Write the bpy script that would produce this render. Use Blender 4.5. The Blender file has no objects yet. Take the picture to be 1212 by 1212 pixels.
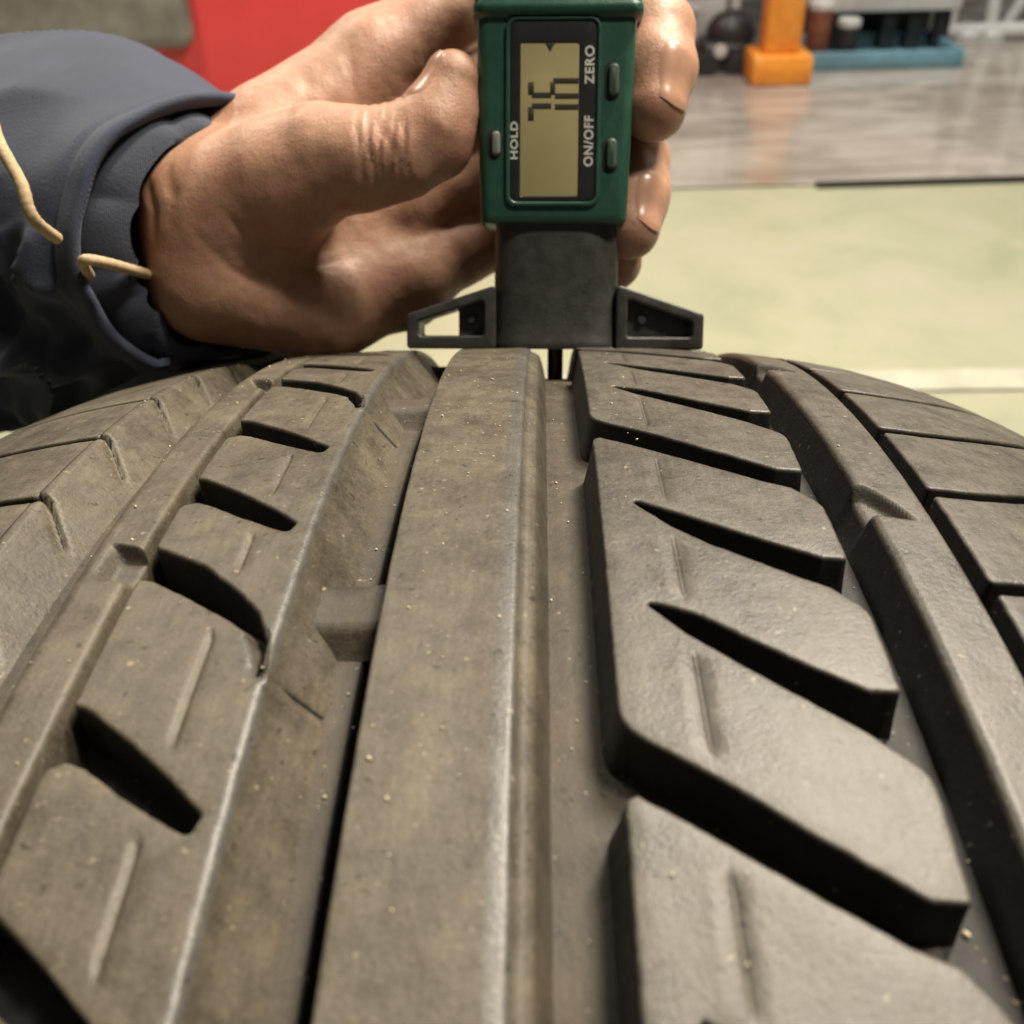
import bpy, bmesh, math, random
import numpy as np
from mathutils import Vector, Matrix, noise
from mathutils.geometry import delaunay_2d_cdt
random.seed(7); rng = np.random.default_rng(7)
SC = bpy.context.scene; COL = SC.collection
PI = math.pi

# ------------------------------------------------------------------ camera, world, lamps, exposure
cam = bpy.data.cameras.new('camera'); co = bpy.data.objects.new('camera', cam); COL.objects.link(co)
cr = Vector((0.9993782, 0.02122945, -0.02815186)); cu = Vector((0.01076926, 0.57648699, 0.81703535))
cf = Vector((-0.0335744, 0.8168305, -0.57589991))
co.matrix_world = Matrix(((cr.x, cu.x, -cf.x, 0.01093142), (cr.y, cu.y, -cf.y, -0.09080086),
                          (cr.z, cu.z, -cf.z, 0.70975615), (0, 0, 0, 1)))
cam.sensor_width = 36; cam.lens = 1202.7 / 1212 * 36
cam.clip_start = 0.005; cam.clip_end = 100
cam.dof.use_dof = True; cam.dof.focus_distance = 0.168; cam.dof.aperture_fstop = 35.7 / 1.4
SC.camera = co
w = bpy.data.worlds.new('World'); SC.world = w; w.use_nodes = True
bg = w.node_tree.nodes['Background']; bg.inputs[0].default_value = (1.0, 0.93, 0.82, 1); bg.inputs[1].default_value = 0.04

def lamp(name, loc, target, sx, sy, power, col):
    l = bpy.data.lights.new(name, 'AREA'); l.shape = 'RECTANGLE'; l.size = sx; l.size_y = sy
    l.energy = power; l.color = col
    o = bpy.data.objects.new(name, l); COL.objects.link(o); o.location = loc
    o.rotation_euler = (Vector(target) - Vector(loc)).to_track_quat('-Z', 'Y').to_euler()
    return o
lamp('unseen_overhead_lamp', (0.70, 0.85, 2.15), (0, 0.2, 0.55), 0.16, 0.6, 68, (1.0, 0.90, 0.74))
lamp('unseen_overhead_lamp', (0.78, 0.02, 2.15), (-0.05, 0.12, 0.5), 0.14, 0.4, 24, (1.0, 0.90, 0.76))
lamp('unseen_overhead_lamp', (1.2, 2.3, 2.7), (0.9, 3.5, 0.1), 1.6, 0.8, 74, (1.0, 0.96, 0.90))
lamp('unseen_overhead_lamp', (-1.1, 1.7, 2.4), (-1.0, 2.5, 0.2), 0.3, 1.2, 60, (1.0, 0.93, 0.82))  # added lamp that brightens the red bodywork; no fixture seen there
SC.view_settings.view_transform = 'Standard'; SC.view_settings.look = 'None'
SC.view_settings.exposure = 0.0; SC.view_settings.gamma = 1.0

# ------------------------------------------------------------------ helpers
def link(name, me, mat=None, parent=None):
    o = bpy.data.objects.new(name, me); COL.objects.link(o)
    if mat and not me.materials: me.materials.append(mat)
    if parent: o.parent = parent
    return o
def empty(name, loc=(0, 0, 0), parent=None):
    o = bpy.data.objects.new(name, None); COL.objects.link(o); o.location = loc; o.empty_display_size = .02
    if parent: o.parent = parent
    return o
def tag(o, label=None, cat=None, group=None, kind=None):
    for k, v in (('label', label), ('category', cat), ('group', group), ('kind', kind)):
        if v: o[k] = v
    return o
def mesh(name, verts, faces, smooth=True):
    me = bpy.data.meshes.new(name); me.from_pydata([tuple(v) for v in verts], [], [tuple(f) for f in faces])
    if smooth: me.polygons.foreach_set('use_smooth', [True] * len(me.polygons))
    me.update(); return me
def bm_mesh(name, bm, smooth=True):
    bmesh.ops.recalc_face_normals(bm, faces=bm.faces)
    me = bpy.data.meshes.new(name); bm.to_mesh(me); bm.free()
    if smooth: me.polygons.foreach_set('use_smooth', [True] * len(me.polygons))
    return me
def fix_normals(me):
    bm = bmesh.new(); bm.from_mesh(me); bmesh.ops.recalc_face_normals(bm, faces=bm.faces); bm.to_mesh(me); bm.free(); return me
def sharp(me, deg=40):
    try: me.set_sharp_from_angle(angle=math.radians(deg))
    except Exception: pass
    return me

class NT:
    def __init__(s, name):
        s.m = bpy.data.materials.new(name); s.m.use_nodes = True; s.t = s.m.node_tree; s.n = s.t.nodes
        s.p = s.n['Principled BSDF']
    def new(s, t, **kw):
        x = s.n.new(t)
        for k, v in kw.items():
            if k in x.inputs: x.inputs[k].default_value = v
            else: setattr(x, k, v)
        return x
    def l(s, a, b): s.t.links.new(a, b)
    def pos(s): return s.new('ShaderNodeNewGeometry').outputs['Position']
    def obj(s): return s.new('ShaderNodeTexCoord').outputs['Object']
    def noise(s, co, scale, detail=4, rough=.6, dist=0.):
        x = s.new('ShaderNodeTexNoise'); x.inputs['Scale'].default_value = scale; x.inputs['Detail'].default_value = detail
        x.inputs['Roughness'].default_value = rough; x.inputs['Distortion'].default_value = dist; s.l(co, x.inputs['Vector']); return x.outputs['Fac']
    def ramp(s, fac, stops):
        r = s.new('ShaderNodeValToRGB'); e = r.color_ramp.elements
        while len(e) < len(stops): e.new(.5)
        for k, (p, c) in zip(e, stops):
            k.position = p; k.color = (*c, 1) if len(c) == 3 else c
        s.l(fac, r.inputs[0]); return r.outputs[0]
    def mix(s, fac, a, b, mode='MIX'):
        x = s.new('ShaderNodeMix', data_type='RGBA', blend_type=mode)
        for v, i in ((fac, 0), (a, 6), (b, 7)):
            if hasattr(v, 'links'): s.l(v, x.inputs[i])
            else: x.inputs[i].default_value = v if i == 0 else (*v, 1)
        return x.outputs[2]
    def math(s, op, a, b=0.):
        x = s.new('ShaderNodeMath', operation=op)
        for v, i in ((a, 0), (b, 1)):
            if hasattr(v, 'links'): s.l(v, x.inputs[i])
            else: x.inputs[i].default_value = v
        return x.outputs[0]
    def scale(s, co, v):
        x = s.new('ShaderNodeMapping'); x.inputs['Scale'].default_value = v; s.l(co, x.inputs[0]); return x.outputs[0]
    def bump(s, h, dist, strength=1.):
        b = s.new('ShaderNodeBump'); b.inputs['Distance'].default_value = dist; b.inputs['Strength'].default_value = strength
        s.l(h, b.inputs['Height']); s.l(b.outputs[0], s.p.inputs['Normal']); return b
    def set(s, **kw):
        for k, v in kw.items():
            i = s.p.inputs[k.replace('_', ' ')]
            if hasattr(v, 'links'): s.l(v, i)
            else: i.default_value = (*v, 1) if isinstance(v, tuple) and len(v) == 3 and i.type == 'RGBA' else v
        return s
def plain(name, col, rough=.5, metal=0., var=.12, scale=60, bump=0., bscale=400, scuff=None):
    t = NT(name); c = t.pos(); n = t.noise(c, scale, 5)
    lo = tuple(x * (1 - var) for x in col); hi = tuple(min(1, x * (1 + var)) for x in col)
    t.set(Base_Color=t.ramp(n, [(.3, lo), (.7, hi)]), Roughness=rough, Metallic=metal)
    if scuff:
        k = t.ramp(t.noise(t.scale(c, (1, .35, .6)), 420, 4, .7, 1.2), [(.60, (0, 0, 0)), (.72, (1, 1, 1))])
        k2 = t.ramp(t.noise(c, 70, 3, .6), [(.45, (0, 0, 0)), (.7, (1, 1, 1))]); k = t.math('MULTIPLY', k, t.math('MULTIPLY', k2, .55))
        b0 = t.p.inputs['Base Color'].links[0].from_socket; t.set(Base_Color=t.mix(k, b0, scuff), Roughness=t.math('ADD', t.math('MULTIPLY', n, .18), rough - .09))
    if bump: t.bump(t.noise(c, bscale, 3), bump)
    return t.m

# ------------------------------------------------------------------ materials
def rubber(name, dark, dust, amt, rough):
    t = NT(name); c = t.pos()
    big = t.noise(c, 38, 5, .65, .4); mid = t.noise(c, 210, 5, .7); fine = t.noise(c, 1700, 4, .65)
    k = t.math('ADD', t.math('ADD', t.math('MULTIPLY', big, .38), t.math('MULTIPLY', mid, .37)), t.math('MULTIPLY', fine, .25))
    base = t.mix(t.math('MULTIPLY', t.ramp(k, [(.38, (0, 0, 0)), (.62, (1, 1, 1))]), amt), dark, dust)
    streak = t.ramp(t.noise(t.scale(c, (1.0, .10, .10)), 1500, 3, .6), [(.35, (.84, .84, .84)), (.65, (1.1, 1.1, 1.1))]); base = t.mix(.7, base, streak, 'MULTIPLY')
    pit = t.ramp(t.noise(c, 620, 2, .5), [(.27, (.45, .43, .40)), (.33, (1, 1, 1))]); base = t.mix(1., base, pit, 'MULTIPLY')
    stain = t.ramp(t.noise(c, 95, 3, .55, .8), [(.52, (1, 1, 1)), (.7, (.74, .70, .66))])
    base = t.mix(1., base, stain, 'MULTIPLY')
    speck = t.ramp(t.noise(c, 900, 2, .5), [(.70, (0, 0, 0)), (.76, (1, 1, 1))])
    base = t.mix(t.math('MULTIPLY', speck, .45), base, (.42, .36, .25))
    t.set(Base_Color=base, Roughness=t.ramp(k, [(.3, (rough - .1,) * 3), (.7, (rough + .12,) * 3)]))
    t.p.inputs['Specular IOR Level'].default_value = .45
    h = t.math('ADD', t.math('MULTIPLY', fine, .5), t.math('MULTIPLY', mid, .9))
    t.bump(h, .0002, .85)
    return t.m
M_RUB = rubber('dusty_rubber', (.045, .038, .027), (.128, .109, .074), .95, .5)
M_RUBR = rubber('worn_rubber', (.044, .039, .031), (.116, .104, .081), .95, .42)
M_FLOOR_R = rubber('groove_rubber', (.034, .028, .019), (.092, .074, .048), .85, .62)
M_EDGE = rubber('polished_highlight_rubber', (.070, .066, .058), (.130, .120, .098), .7, .36)  # polished edge, slightly paler and cooler so its highlight is partly coloured in
M_SHADE_DK = rubber('shade_dark_rubber', (.010, .009, .008), (.024, .021, .017), .8, .65)  # near-black: slot and groove shade put into the colour; also colours the floor joint
M_SIDE = rubber('sidewall_rubber', (.02, .02, .02), (.05, .046, .04), .8, .5)
M_GRIT = plain('pale_grit', (.55, .47, .33), .8, 0, .3, 900)

# ------------------------------------------------------------------ tyre
R = 315.0; NP = 27; PER = 2 * PI * R / NP
PHT = math.radians(38.95372); ALPHA = math.radians(26); BETA = ALPHA - PHT
def drop(X): return .366e-3 * X * X + .8596e-7 * X ** 4
def slope(X): return .732e-3 * X + 3.4384e-7 * X ** 3
def tyre_pt(X, s, h):
    th = math.atan(slope(X)); phi = s / R + BETA
    r = R - drop(X) + h * math.cos(th); x = X + h * math.sin(th)
    return (x / 1000, r * math.sin(phi) / 1000, r * math.cos(phi) / 1000)
def fillet(pts):
    out = []; n = len(pts)
    for i, p in enumerate(pts):
        r = p[2] if len(p) > 2 else 0
        P = Vector(p[:2]); A = Vector(pts[i - 1][:2]); B = Vector(pts[(i + 1) % n][:2])
        if r <= 0: out.append(P); continue
        a = A - P; b = B - P; la, lb = a.length, b.length; a.normalize(); b.normalize()
        ang = a.angle(b); d = min(r / math.tan(ang / 2), la * .48, lb * .48)
        p0 = P + a * d; p2 = P + b * d
        for k in range(7):
            t = k / 6; out.append(p0 * (1 - t) ** 2 + P * 2 * t * (1 - t) + p2 * t * t)
    return out
def resample(pts, step):
    out = []
    n = len(pts)
    for i in range(n):
        a, b = pts[i], pts[(i + 1) % n]; m = max(1, int(round((b - a).length / step)))
        for k in range(m): out.append(a + (b - a) * (k / m))
    res = [out[0]]
    for p in out[1:]:
        if (p - res[-1]).length > .12: res.append(p)
    return res
def block_mesh(name, outline, depth=7.9, fr=.6, lines=(), draft=lambda x, s, nx, ns: .25, grid=2.3, mat=None, wall=lambda x, s, nx, ns: True, edge=None):
    pts = resample(fillet(outline), .9)
    A = np.array([tuple(p) for p in pts]); n = len(A)
    area = .5 * np.sum(A[:, 0] * np.roll(A[:, 1], -1) - np.roll(A[:, 0], -1) * A[:, 1])
    if area < 0: A = A[::-1].copy()
    tn = np.roll(A, -1, 0) - np.roll(A, 1, 0); tn /= np.linalg.norm(tn, axis=1)[:, None] + 1e-9
    nin = np.stack([-tn[:, 1], tn[:, 0]], 1)
    # slight irregular wear of the edge
    wob = np.array([noise.noise((a[0] * .6, a[1] * .6, 3.1)) * .10 for a in A]) + np.array([noise.noise((a[0] * 2.1, a[1] * 2.1, 8.1)) * .07 for a in A]); A = A + nin * wob[:, None]
    frv = fr if callable(fr) else (lambda x, s, nx, ns: fr)
    F = np.array([frv(a[0], a[1], -q[0], -q[1]) for a, q in zip(A, nin)])
    Dr = np.array([draft(a[0], a[1], -q[0], -q[1]) for a, q in zip(A, nin)])
    rings = [(-Dr, -depth + 0 * F), (-Dr * .45, -depth * .55 + 0 * F), (-.0 * F, -F - .05)]
    for k in range(1, 5):
        t = k / 4 * PI / 2; rings.append((F * (1 - math.cos(t)), -F * (1 - math.sin(t))))
    V = []; faces = []
    for ins, h in rings:
        B = A + nin * ins[:, None]
        V += [(b[0], b[1], hh) for b, hh in zip(B, h)]
    for k in range(len(rings) - 1):
        for i in range(n):
            j = (i + 1) % n; faces.append((k * n + i, k * n + j, (k + 1) * n + j, (k + 1) * n + i))
    top = np.array(V[-n:])[:, :2]; off = (len(rings) - 1) * n
    # interior points
    gx = np.arange(A[:, 0].min(), A[:, 0].max(), grid); gs = np.arange(A[:, 1].min(), A[:, 1].max(), grid)
    G = np.stack(np.meshgrid(gx, gs), -1).reshape(-1, 2)
    for lx, amp, wd in lines:
        G = G[np.abs(G[:, 0] - lx) > 2.2 * wd]
        for dx in (-1.8, -.9, -.45, 0, .45, .9, 1.8):
            ls = np.arange(A[:, 1].min(), A[:, 1].max(), .9); G = np.vstack([G, np.stack([ls * 0 + lx + dx * wd, ls], 1)])
    def inside(Q):
        c = np.zeros(len(Q), bool)
        for i in range(n):
            a = top[i]; b = top[(i + 1) % n]
            cond = (a[1] > Q[:, 1]) != (b[1] > Q[:, 1])
            if cond.any():
                xs = a[0] + (Q[:, 1] - a[1]) / (b[1] - a[1] + 1e-12) * (b[0] - a[0]); c ^= cond & (Q[:, 0] < xs)
        return c
    dm = np.sqrt(((G[:, None] - top[None]) ** 2).sum(-1)).min(1)
    ok = inside(G) & (dm > .75); G = G[ok]; dm = dm[ok]
    H = np.array([.16 * noise.noise((g[0] * .12, g[1] * .12, 1.7)) for g in G]) * np.clip((dm - .7) / 2, 0, 1)
    for lx, amp, wd in lines:
        q = (G[:, 0] - lx) / wd
        H += (-amp * np.exp(-q * q) + .45 * amp * np.exp(-(q - sgn(lx) * -1.5) ** 2)) * np.clip((dm - 1.6) / 1.2, 0, 1)
    allp = [Vector(p) for p in top] + [Vector(g) for g in G]
    res = delaunay_2d_cdt(allp, [], [list(range(n))], 1, 1e-4)
    vc, fc, orig = res[0], res[2], res[3]
    vmap = {}
    for i, p in enumerate(vc):
        o = orig[i]
        if o and o[0] < n: vmap[i] = off + o[0]
        else:
            hh = float(H[o[0] - n]) if o else 0.
            vmap[i] = len(V); V.append((p.x, p.y, hh))
    for f in fc: faces.append(tuple(vmap[i] for i in f))
    me = mesh(name, [tyre_pt(*v) for v in V], faces)
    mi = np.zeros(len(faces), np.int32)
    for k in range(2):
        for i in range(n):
            if wall(A[i, 0], A[i, 1], -nin[i, 0], -nin[i, 1]): mi[k * n + i] = 1  # walls below the rounded edge get the painted-in shade tone
    if edge:
        for k in range(2, len(rings) - 1):
            for i in range(n):
                if edge(A[i, 0], A[i, 1], -nin[i, 0], -nin[i, 1]): mi[k * n + i] = 2
    for q in (mat, M_SHADE_DK, M_EDGE): me.materials.append(q)
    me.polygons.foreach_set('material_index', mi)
    return fix_normals(me)
def sgn(x): return 1 if x > 0 else -1

tyre = empty('tyre', (0, 0, R / 1000))
tag(tyre, 'worn dusty car tyre seen close across its tread, under the green gauge', 'tyre')

# carcass: groove floor, shoulders, sidewalls and beads as one surface of revolution
prof = []
xs = list(np.arange(-104, 104.01, 2.0))
for x in xs:
    if x == -12: prof += [(-12.3, R - drop(x) - 7.8), (-12.0, R - drop(x) - 8.2), (-11.7, R - drop(x) - 10.8)]  # narrow channel added beside the centre rib to darken the groove there
    elif x == -10: prof.append((x, R - drop(x) - 10.8))
    elif x == -8: prof += [(-8.3, R - drop(x) - 10.8), (-8.0, R - drop(x) - 7.8)]
    else: prof.append((x, R - drop(x) - 7.8))
side = [(109, 291), (114, 286), (119, 276), (123.5, 260), (126, 243), (126.5, 228), (124, 212), (118.5, 202), (112, 196), (106, 191), (103, 187), (98, 187), (98, 194), (106, 203), (114, 216), (117, 240), (113, 264), (100, 280), (60, 293), (0, 299)]
P2 = prof + side + [(-x, r) for x, r in side[::-1]][1:]
NS = 360; V = []; Fc = []
for i in range(NS):
    a = 2 * PI * i / NS
    for x, r in P2: V.append((x / 1000, r * math.sin(a) / 1000, r * math.cos(a) / 1000))
m = len(P2)
for i in range(NS):
    i2 = (i + 1) % NS
    for k in range(m):
        k2 = (k + 1) % m; Fc.append((i * m + k, i * m + k2, i2 * m + k2, i2 * m + k))
me = fix_normals(mesh('carcass', V, Fc))
for q in (M_FLOOR_R, M_SHADE_DK, M_SIDE): me.materials.append(q)
me.polygons.foreach_set('material_index', [1 if (46 < P2[k][0] < 105 or -43 < P2[k][0] < -21.5 or -12.4 < P2[k][0] < -8.2) and k < len(prof) else (0 if k < len(prof) else 2) for i in range(NS) for k in range(m)])  # slot floors, right groove floor and rib channel coloured with painted shade
link('carcass', me, None, tyre)

def ring_copies(name, me, mat, offs, count=NP):
    if not me.materials: me.materials.append(mat)
    for k in range(count):
        for o_ in offs:
            o = link(name, me, None, tyre); o.rotation_euler = (-(k * PER + o_) / R, 0, 0)

dz = lambda *a: .25
# right middle blocks with their tapering blind slots
rb = [(18.4, 55, 6), (28, 48.4), (35.4, 42.8), (45.4, 35.8, 1.2), (49.3, 35.6, .8), (49.8, 49.6, 4), (44.5, 54.9), (40, 58.4), (34.7, 62.7),
      (27.3, 69.2), (23.1, 74.3), (23.4, 74.9), (28.5, 72.9), (35.6, 67.5), (41.2, 63.7), (46, 60.8, 1), (49.7, 60.8, .8),
      (49.8, 74, 4.5), (46.2, 78.6), (43.1, 80.2), (32.4, 87.3), (27.7, 91.6), (23.1, 97.7), (23.5, 98.3), (29, 94.9), (39.5, 88.5),
      (46.5, 84.9, 1), (49.8, 84.9, .8), (49.8, 98.6, 5), (46.4, 103.2), (42.4, 105), (35.7, 109.2), (27.7, 114.6), (19.6, 119.9, .6), (18.4, 119.2, .8)]
ring_copies('tread_block', block_mesh('tread_block', rb, 7.9, .5, [(27.7, .42, .32)],
            lambda x, s, nx, ns: 1.4 if nx < -.8 else (.9 if nx > .8 else .2), mat=M_RUBR), M_RUBR, [0])
# left middle blocks
def notch(ds): return [(-41.7, 58.9 + ds, .8), (-40.3, 58.5 + ds), (-33.8, 53.6 + ds), (-27.7, 48.4 + ds), (-23.4, 44.3 + ds, .7), (-24.1, 42.0 + ds, .7),
                       (-26.3, 43.1 + ds), (-31.5, 46.2 + ds), (-37.2, 50.2 + ds), (-39.3, 51.2 + ds, 1.2), (-41.7, 50.4 + ds, 1.6)]
lb = [(-20.5, 62.2), (-20.5, 135.5), (-21.6, 135.6), (-22.1, 136.4, .4), (-23.0, 139.8), (-24.4, 142.8, 2), (-27, 145.3), (-33.3, 149.8), (-39.5, 154.0), (-41.7, 154.4, 1.2)] + notch(73.3) + notch(48.9) + \
     [(-41.7, 88.2, 1.2), (-39.8, 87.3), (-33.3, 83.2), (-27, 76.9), (-24.0, 73.2, 2), (-22.0, 68.6), (-21.3, 63.9), (-21.2, 62.6)]
lb[-1] = (-21.6, 62.3)
seam = lambda x, s: x > -21.8 and (s < 62.9 or s > 135.0)
ring_copies('tread_block', block_mesh('tread_block', lb, 7.9, lambda x, s, nx, ns: .06 if seam(x, s) and abs(ns) > .3 else (1.3 if nx > .75 else .6), [(-28.8, .6, .5)],
            lambda x, s, nx, ns: 0. if seam(x, s) and abs(ns) > .9 else (5.2 if nx > .6 else .2), mat=M_RUB, wall=lambda x, s, nx, ns: nx < .6, edge=lambda x, s, nx, ns: nx > .9), M_RUB, [0])
# right shoulder blocks
def rc(X): return .0128 * (X - 67.3) ** 2 if X < 98 else 12.05 + .5 * (X - 98)
rs = [(67.3, 106.7, .8)] + [(X, 106.7 + rc(X)) for X in (74, 80, 86, 92, 98, 104)] + [(110, 106.7 + rc(110), 2), (110, 128.6 + rc(110), 2)] + \
     [(X, 128.6 + rc(X)) for X in (104, 98, 92, 86, 80, 74)] + [(67.3, 128.6, .7)]
ring_copies('shoulder_block', block_mesh('shoulder_block', rs, 7.9, .45, mat=M_RUBR), M_RUBR, [0, PER / 3, 2 * PER / 3])
# left shoulder blocks, with a long sloping inner wall
def lc(X): return .004 * (abs(X) - 64.6) ** 2
ls_ = [(-66.6, 107.2), (-66.6, 129.6)] + [(X, 129.8 + lc(X)) for X in (-70, -74, -80, -86, -92, -98, -104)] + [(-110, 129.8 + lc(-110), 2), (-110, 107.4 + lc(-110), 2)] + \
      [(X, 107.4 + lc(X)) for X in (-104, -98, -92, -86, -80, -74, -70)]
ring_copies('shoulder_block', block_mesh('shoulder_block', ls_, 7.9, lambda x, s, nx, ns: .06 if nx > .8 else .5, [],
            lambda x, s, nx, ns: 0. if nx > .8 else .15, mat=M_RUB), M_RUB, [0, PER / 3, 2 * PER / 3])

# ribs: a profile swept round the tyre, height field h(x, s)
def rib_mesh(name, prof, svals, hfun, n=NP):
    one = []; ns = len(svals); m = len(prof)
    V = []; Fc = []
    for k in range(n):
        for s in svals:
            for (x, h) in prof:
                V.append(tyre_pt(x + .07 * noise.noise((s * .15, k * .7, x * .05)), s + k * PER, h + hfun(x, s, h)))
    tot = n * ns
    for i in range(tot):
        j = (i + 1) % tot
        for q in range(m - 1): Fc.append((i * m + q, i * m + q + 1, j * m + q + 1, j * m + q))
    return fix_normals(mesh(name, V, Fc))
def top_prof(x0, x1, rl, rr, dl, dr, step, extra_right=None):
    p = [(x0 - dl, -7.9), (x0 - dl * .3, -3.4), (x0, -rl)]
    for k in range(1, 5): t = k / 4 * PI / 2; p.append((x0 + rl * (1 - math.cos(t)), -rl * (1 - math.sin(t))))
    nn = max(2, int((x1 - rr - x0 - rl) / step))
    for k in range(1, nn): p.append((x0 + rl + (x1 - rr - x0 - rl) * k / nn, 0.))
    for k in range(4, -1, -1): t = k / 4 * PI / 2; p.append((x1 - rr * (1 - math.cos(t)), -rr * (1 - math.sin(t))))
    if extra_right: p += extra_right
    else: p += [(x1 + dr * .3, -3.4), (x1 + dr, -7.9)]
    return p
def smooth(a, b, t): t = min(1, max(0, (t - a) / (b - a))); return t * t * (3 - 2 * t)
# centre rib
crp = top_prof(-9.2, 7.5, .5, 1.0, .9, 0, 1.4, [(8.3, -1.25), (9.4, -1.9), (9.9, -2.6), (10.4, -4.2), (11.2, -7.9)])
def crh(x, s, h):
    if h < -.01: return 0
    return .10 * math.exp(-((x - 4.9) / .8) ** 2) * (1 if x > 4.9 else .2) + .1 * noise.noise((x * .15, s * .1, 5))
me = rib_mesh('centre_rib', crp, list(np.arange(0, PER - .5, 1.5)), crh)
for q in (M_RUB, M_EDGE, M_FLOOR_R, M_SHADE_DK): me.materials.append(q)
mq = len(crp) - 1; me.polygons.foreach_set('material_index', [1 if mq - 10 <= (i % mq) < mq - 5 else (2 if (i % mq) >= mq - 3 else (3 if (i % mq) < 2 else 0)) for i in range(len(me.polygons))])  # left wall of the rib takes the painted shade tone
link('centre_rib', me, None, tyre)
# sloping inner wall of the left shoulder, the shoulder slits hooking down into it
swp = [(-66.55, -3.0), (-66.5, -.05), (-66.1, 0.), (-65.7, 0.)] + [(-65.7 + 1.1 * math.sin(q), -1.1 * (1 - math.cos(q))) for q in (.25, .5, .8, 1.0)] + [(-64.5 + 5.9 * q, -.75 - 7.15 * q ** .92) for q in (.06, .16, .26, .36, .46, .56, .66, .76, .88, 1.)]
def swh(x, s, h):
    d = 0
    for k in range(-1, 4):
        sc = 106.5 + k * PER / 3 - 73.3 * 1 - (1.9 * max(0, x + 64.9) if x > -64.9 else 0)
        q = (s - sc) / (.75 + .25 * max(0, -(x + 64.9))); 
        if abs(q) < 3: d = max(d, math.exp(-q ** 4))
    return -2.6 * d * (1 - smooth(-62.2, -59.6, x)) * (1 if x > -66.52 else 0)
me = rib_mesh('shoulder_wall', swp, [33.2 + q for q in np.arange(0, PER - .3, .5)], swh); me.materials.append(M_RUB); link('shoulder_wall', me, None, tyre)
# narrow right rib with a crescent bite in its left edge
S0 = 88.
def sv(lo, hi):
    out = list(np.arange(0, lo, 2.)) + list(np.arange(lo, hi, .25)) + list(np.arange(hi, PER - .6, 2.)); return out
rrp = top_prof(56.1, 64.6, 1.1, .4, 1.6, .3, .3)
def rrh(x, s, h):
    s = s + S0      # s runs S0 .. S0+PER
    d = 0
    xl = 55.0
    if 95 < s < 106.5:
        lo = 97.2 - .15 * (x - 55) + .0 ; hi = 105.6 - max(0, x - 56.5) ** 1.5 * .7
        if hi > lo:
            k = smooth(lo - .5, lo + 1.3, s) * (1 - smooth(hi - 1.6, hi + .6, s)); d = 2.3 * k
    return -d * smooth(-7.9, -1.5, h) + (.1 * noise.noise((x * .2, s * .12, 9)) if h > -.01 else 0)
me = rib_mesh('narrow_rib', [(x, h) for x, h in rrp], [S0 + s for s in sv(6, 19)], lambda x, s, h: rrh(x, s - S0, h)); me.materials.append(M_RUBR); me.materials.append(M_SHADE_DK)
mq = len(rrp) - 1; me.polygons.foreach_set('material_index', [1 if (i % mq) < 2 or (i % mq) > mq - 3 else 0 for i in range(len(me.polygons))]); link('narrow_rib', me, None, tyre)  # both side walls of this rib take the painted shade tone
# narrow left rib with a small pit
lrp = top_prof(-51.0, -43.1, 2.2, 1.0, 2.2, .3, .3)
S1 = 60.
def lrh(x, s, h):
    s = s + S1; d = 0
    if 80 < s < 92 and x > -49.5:
        lo = 82.2 - .5 * (x + 45) * .6; hi = 88.6 - .35 * (x + 45)
        k = smooth(lo - 1.6, lo + 1.2, s) * (1 - smooth(hi - .3, hi + .3, s)) * smooth(-48.6, -46.2, x); d = 2.4 * k
    return -d * (1 if h > -4 else 0) + (.14 * noise.noise((x * .2, s * .12, 19)) if h > -.01 else 0)
me = rib_mesh('narrow_rib', lrp, [S1 + s for s in sv(19, 33)], lambda x, s, h: lrh(x, s - S1, h)); me.materials.append(M_RUB); link('narrow_rib', me, None, tyre)
# wear bars across the left centre groove
V = []; Fc = []; nx, ns = 10, 14
for i in range(ns + 1):
    s = 146 + 15 * i / ns
    for k in range(nx + 1):
        x = -21 + 12.4 * k / nx; u = i / ns
        hh = 3.6 * smooth(0, .22, u) * smooth(0, .3, 1 - u) + .6 * (1 - math.sin(PI * k / nx))
        V.append(tyre_pt(x, s, -7.9 + hh))
for i in range(ns):
    for k in range(nx): a = i * (nx + 1) + k; Fc.append((a, a + 1, a + nx + 2, a + nx + 1))
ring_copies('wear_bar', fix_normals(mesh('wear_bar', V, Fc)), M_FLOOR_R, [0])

# grit lying on the tread
bmg = bmesh.new()
for i in range(420):
    X = random.uniform(-70, 66); s = random.uniform(20, 215)
    for a, b_ in ((-20.5, -9.2), (7.5, 18.4), (49.6, 56.2), (-64.6, -51), (-43.2, -41.6), (64.5, 67.4)):
        if a - .5 < X < b_ + .5: h = -7.75; break
    else: h = 0.02
    if h > -1 and (30 < X < 51 or -42 < X < -21.5 or X < -66): continue
    if h > -1 and X > 18 and random.random() < .6: continue
    r = random.choice((.10, .12, .14, .16, .2, .26)) / 1000
    if random.random() < .02: r *= 2
    mt = Matrix.Translation(Vector(tyre_pt(X, s, h + r * 300)) + Vector((0, 0, R / 1000))) @ Matrix.Rotation(random.random() * 6, 4, Vector((random.random(), random.random(), 1))) @ Matrix.Diagonal((1, random.uniform(.6, 1.5), .8, 1))
    bmesh.ops.create_icosphere(bmg, subdivisions=1, radius=r, matrix=mt)
tag(link('grit', bm_mesh('grit', bmg), M_GRIT), 'pale specks of sand and grit lying on the tyre tread', 'grit', kind='stuff')

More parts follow.
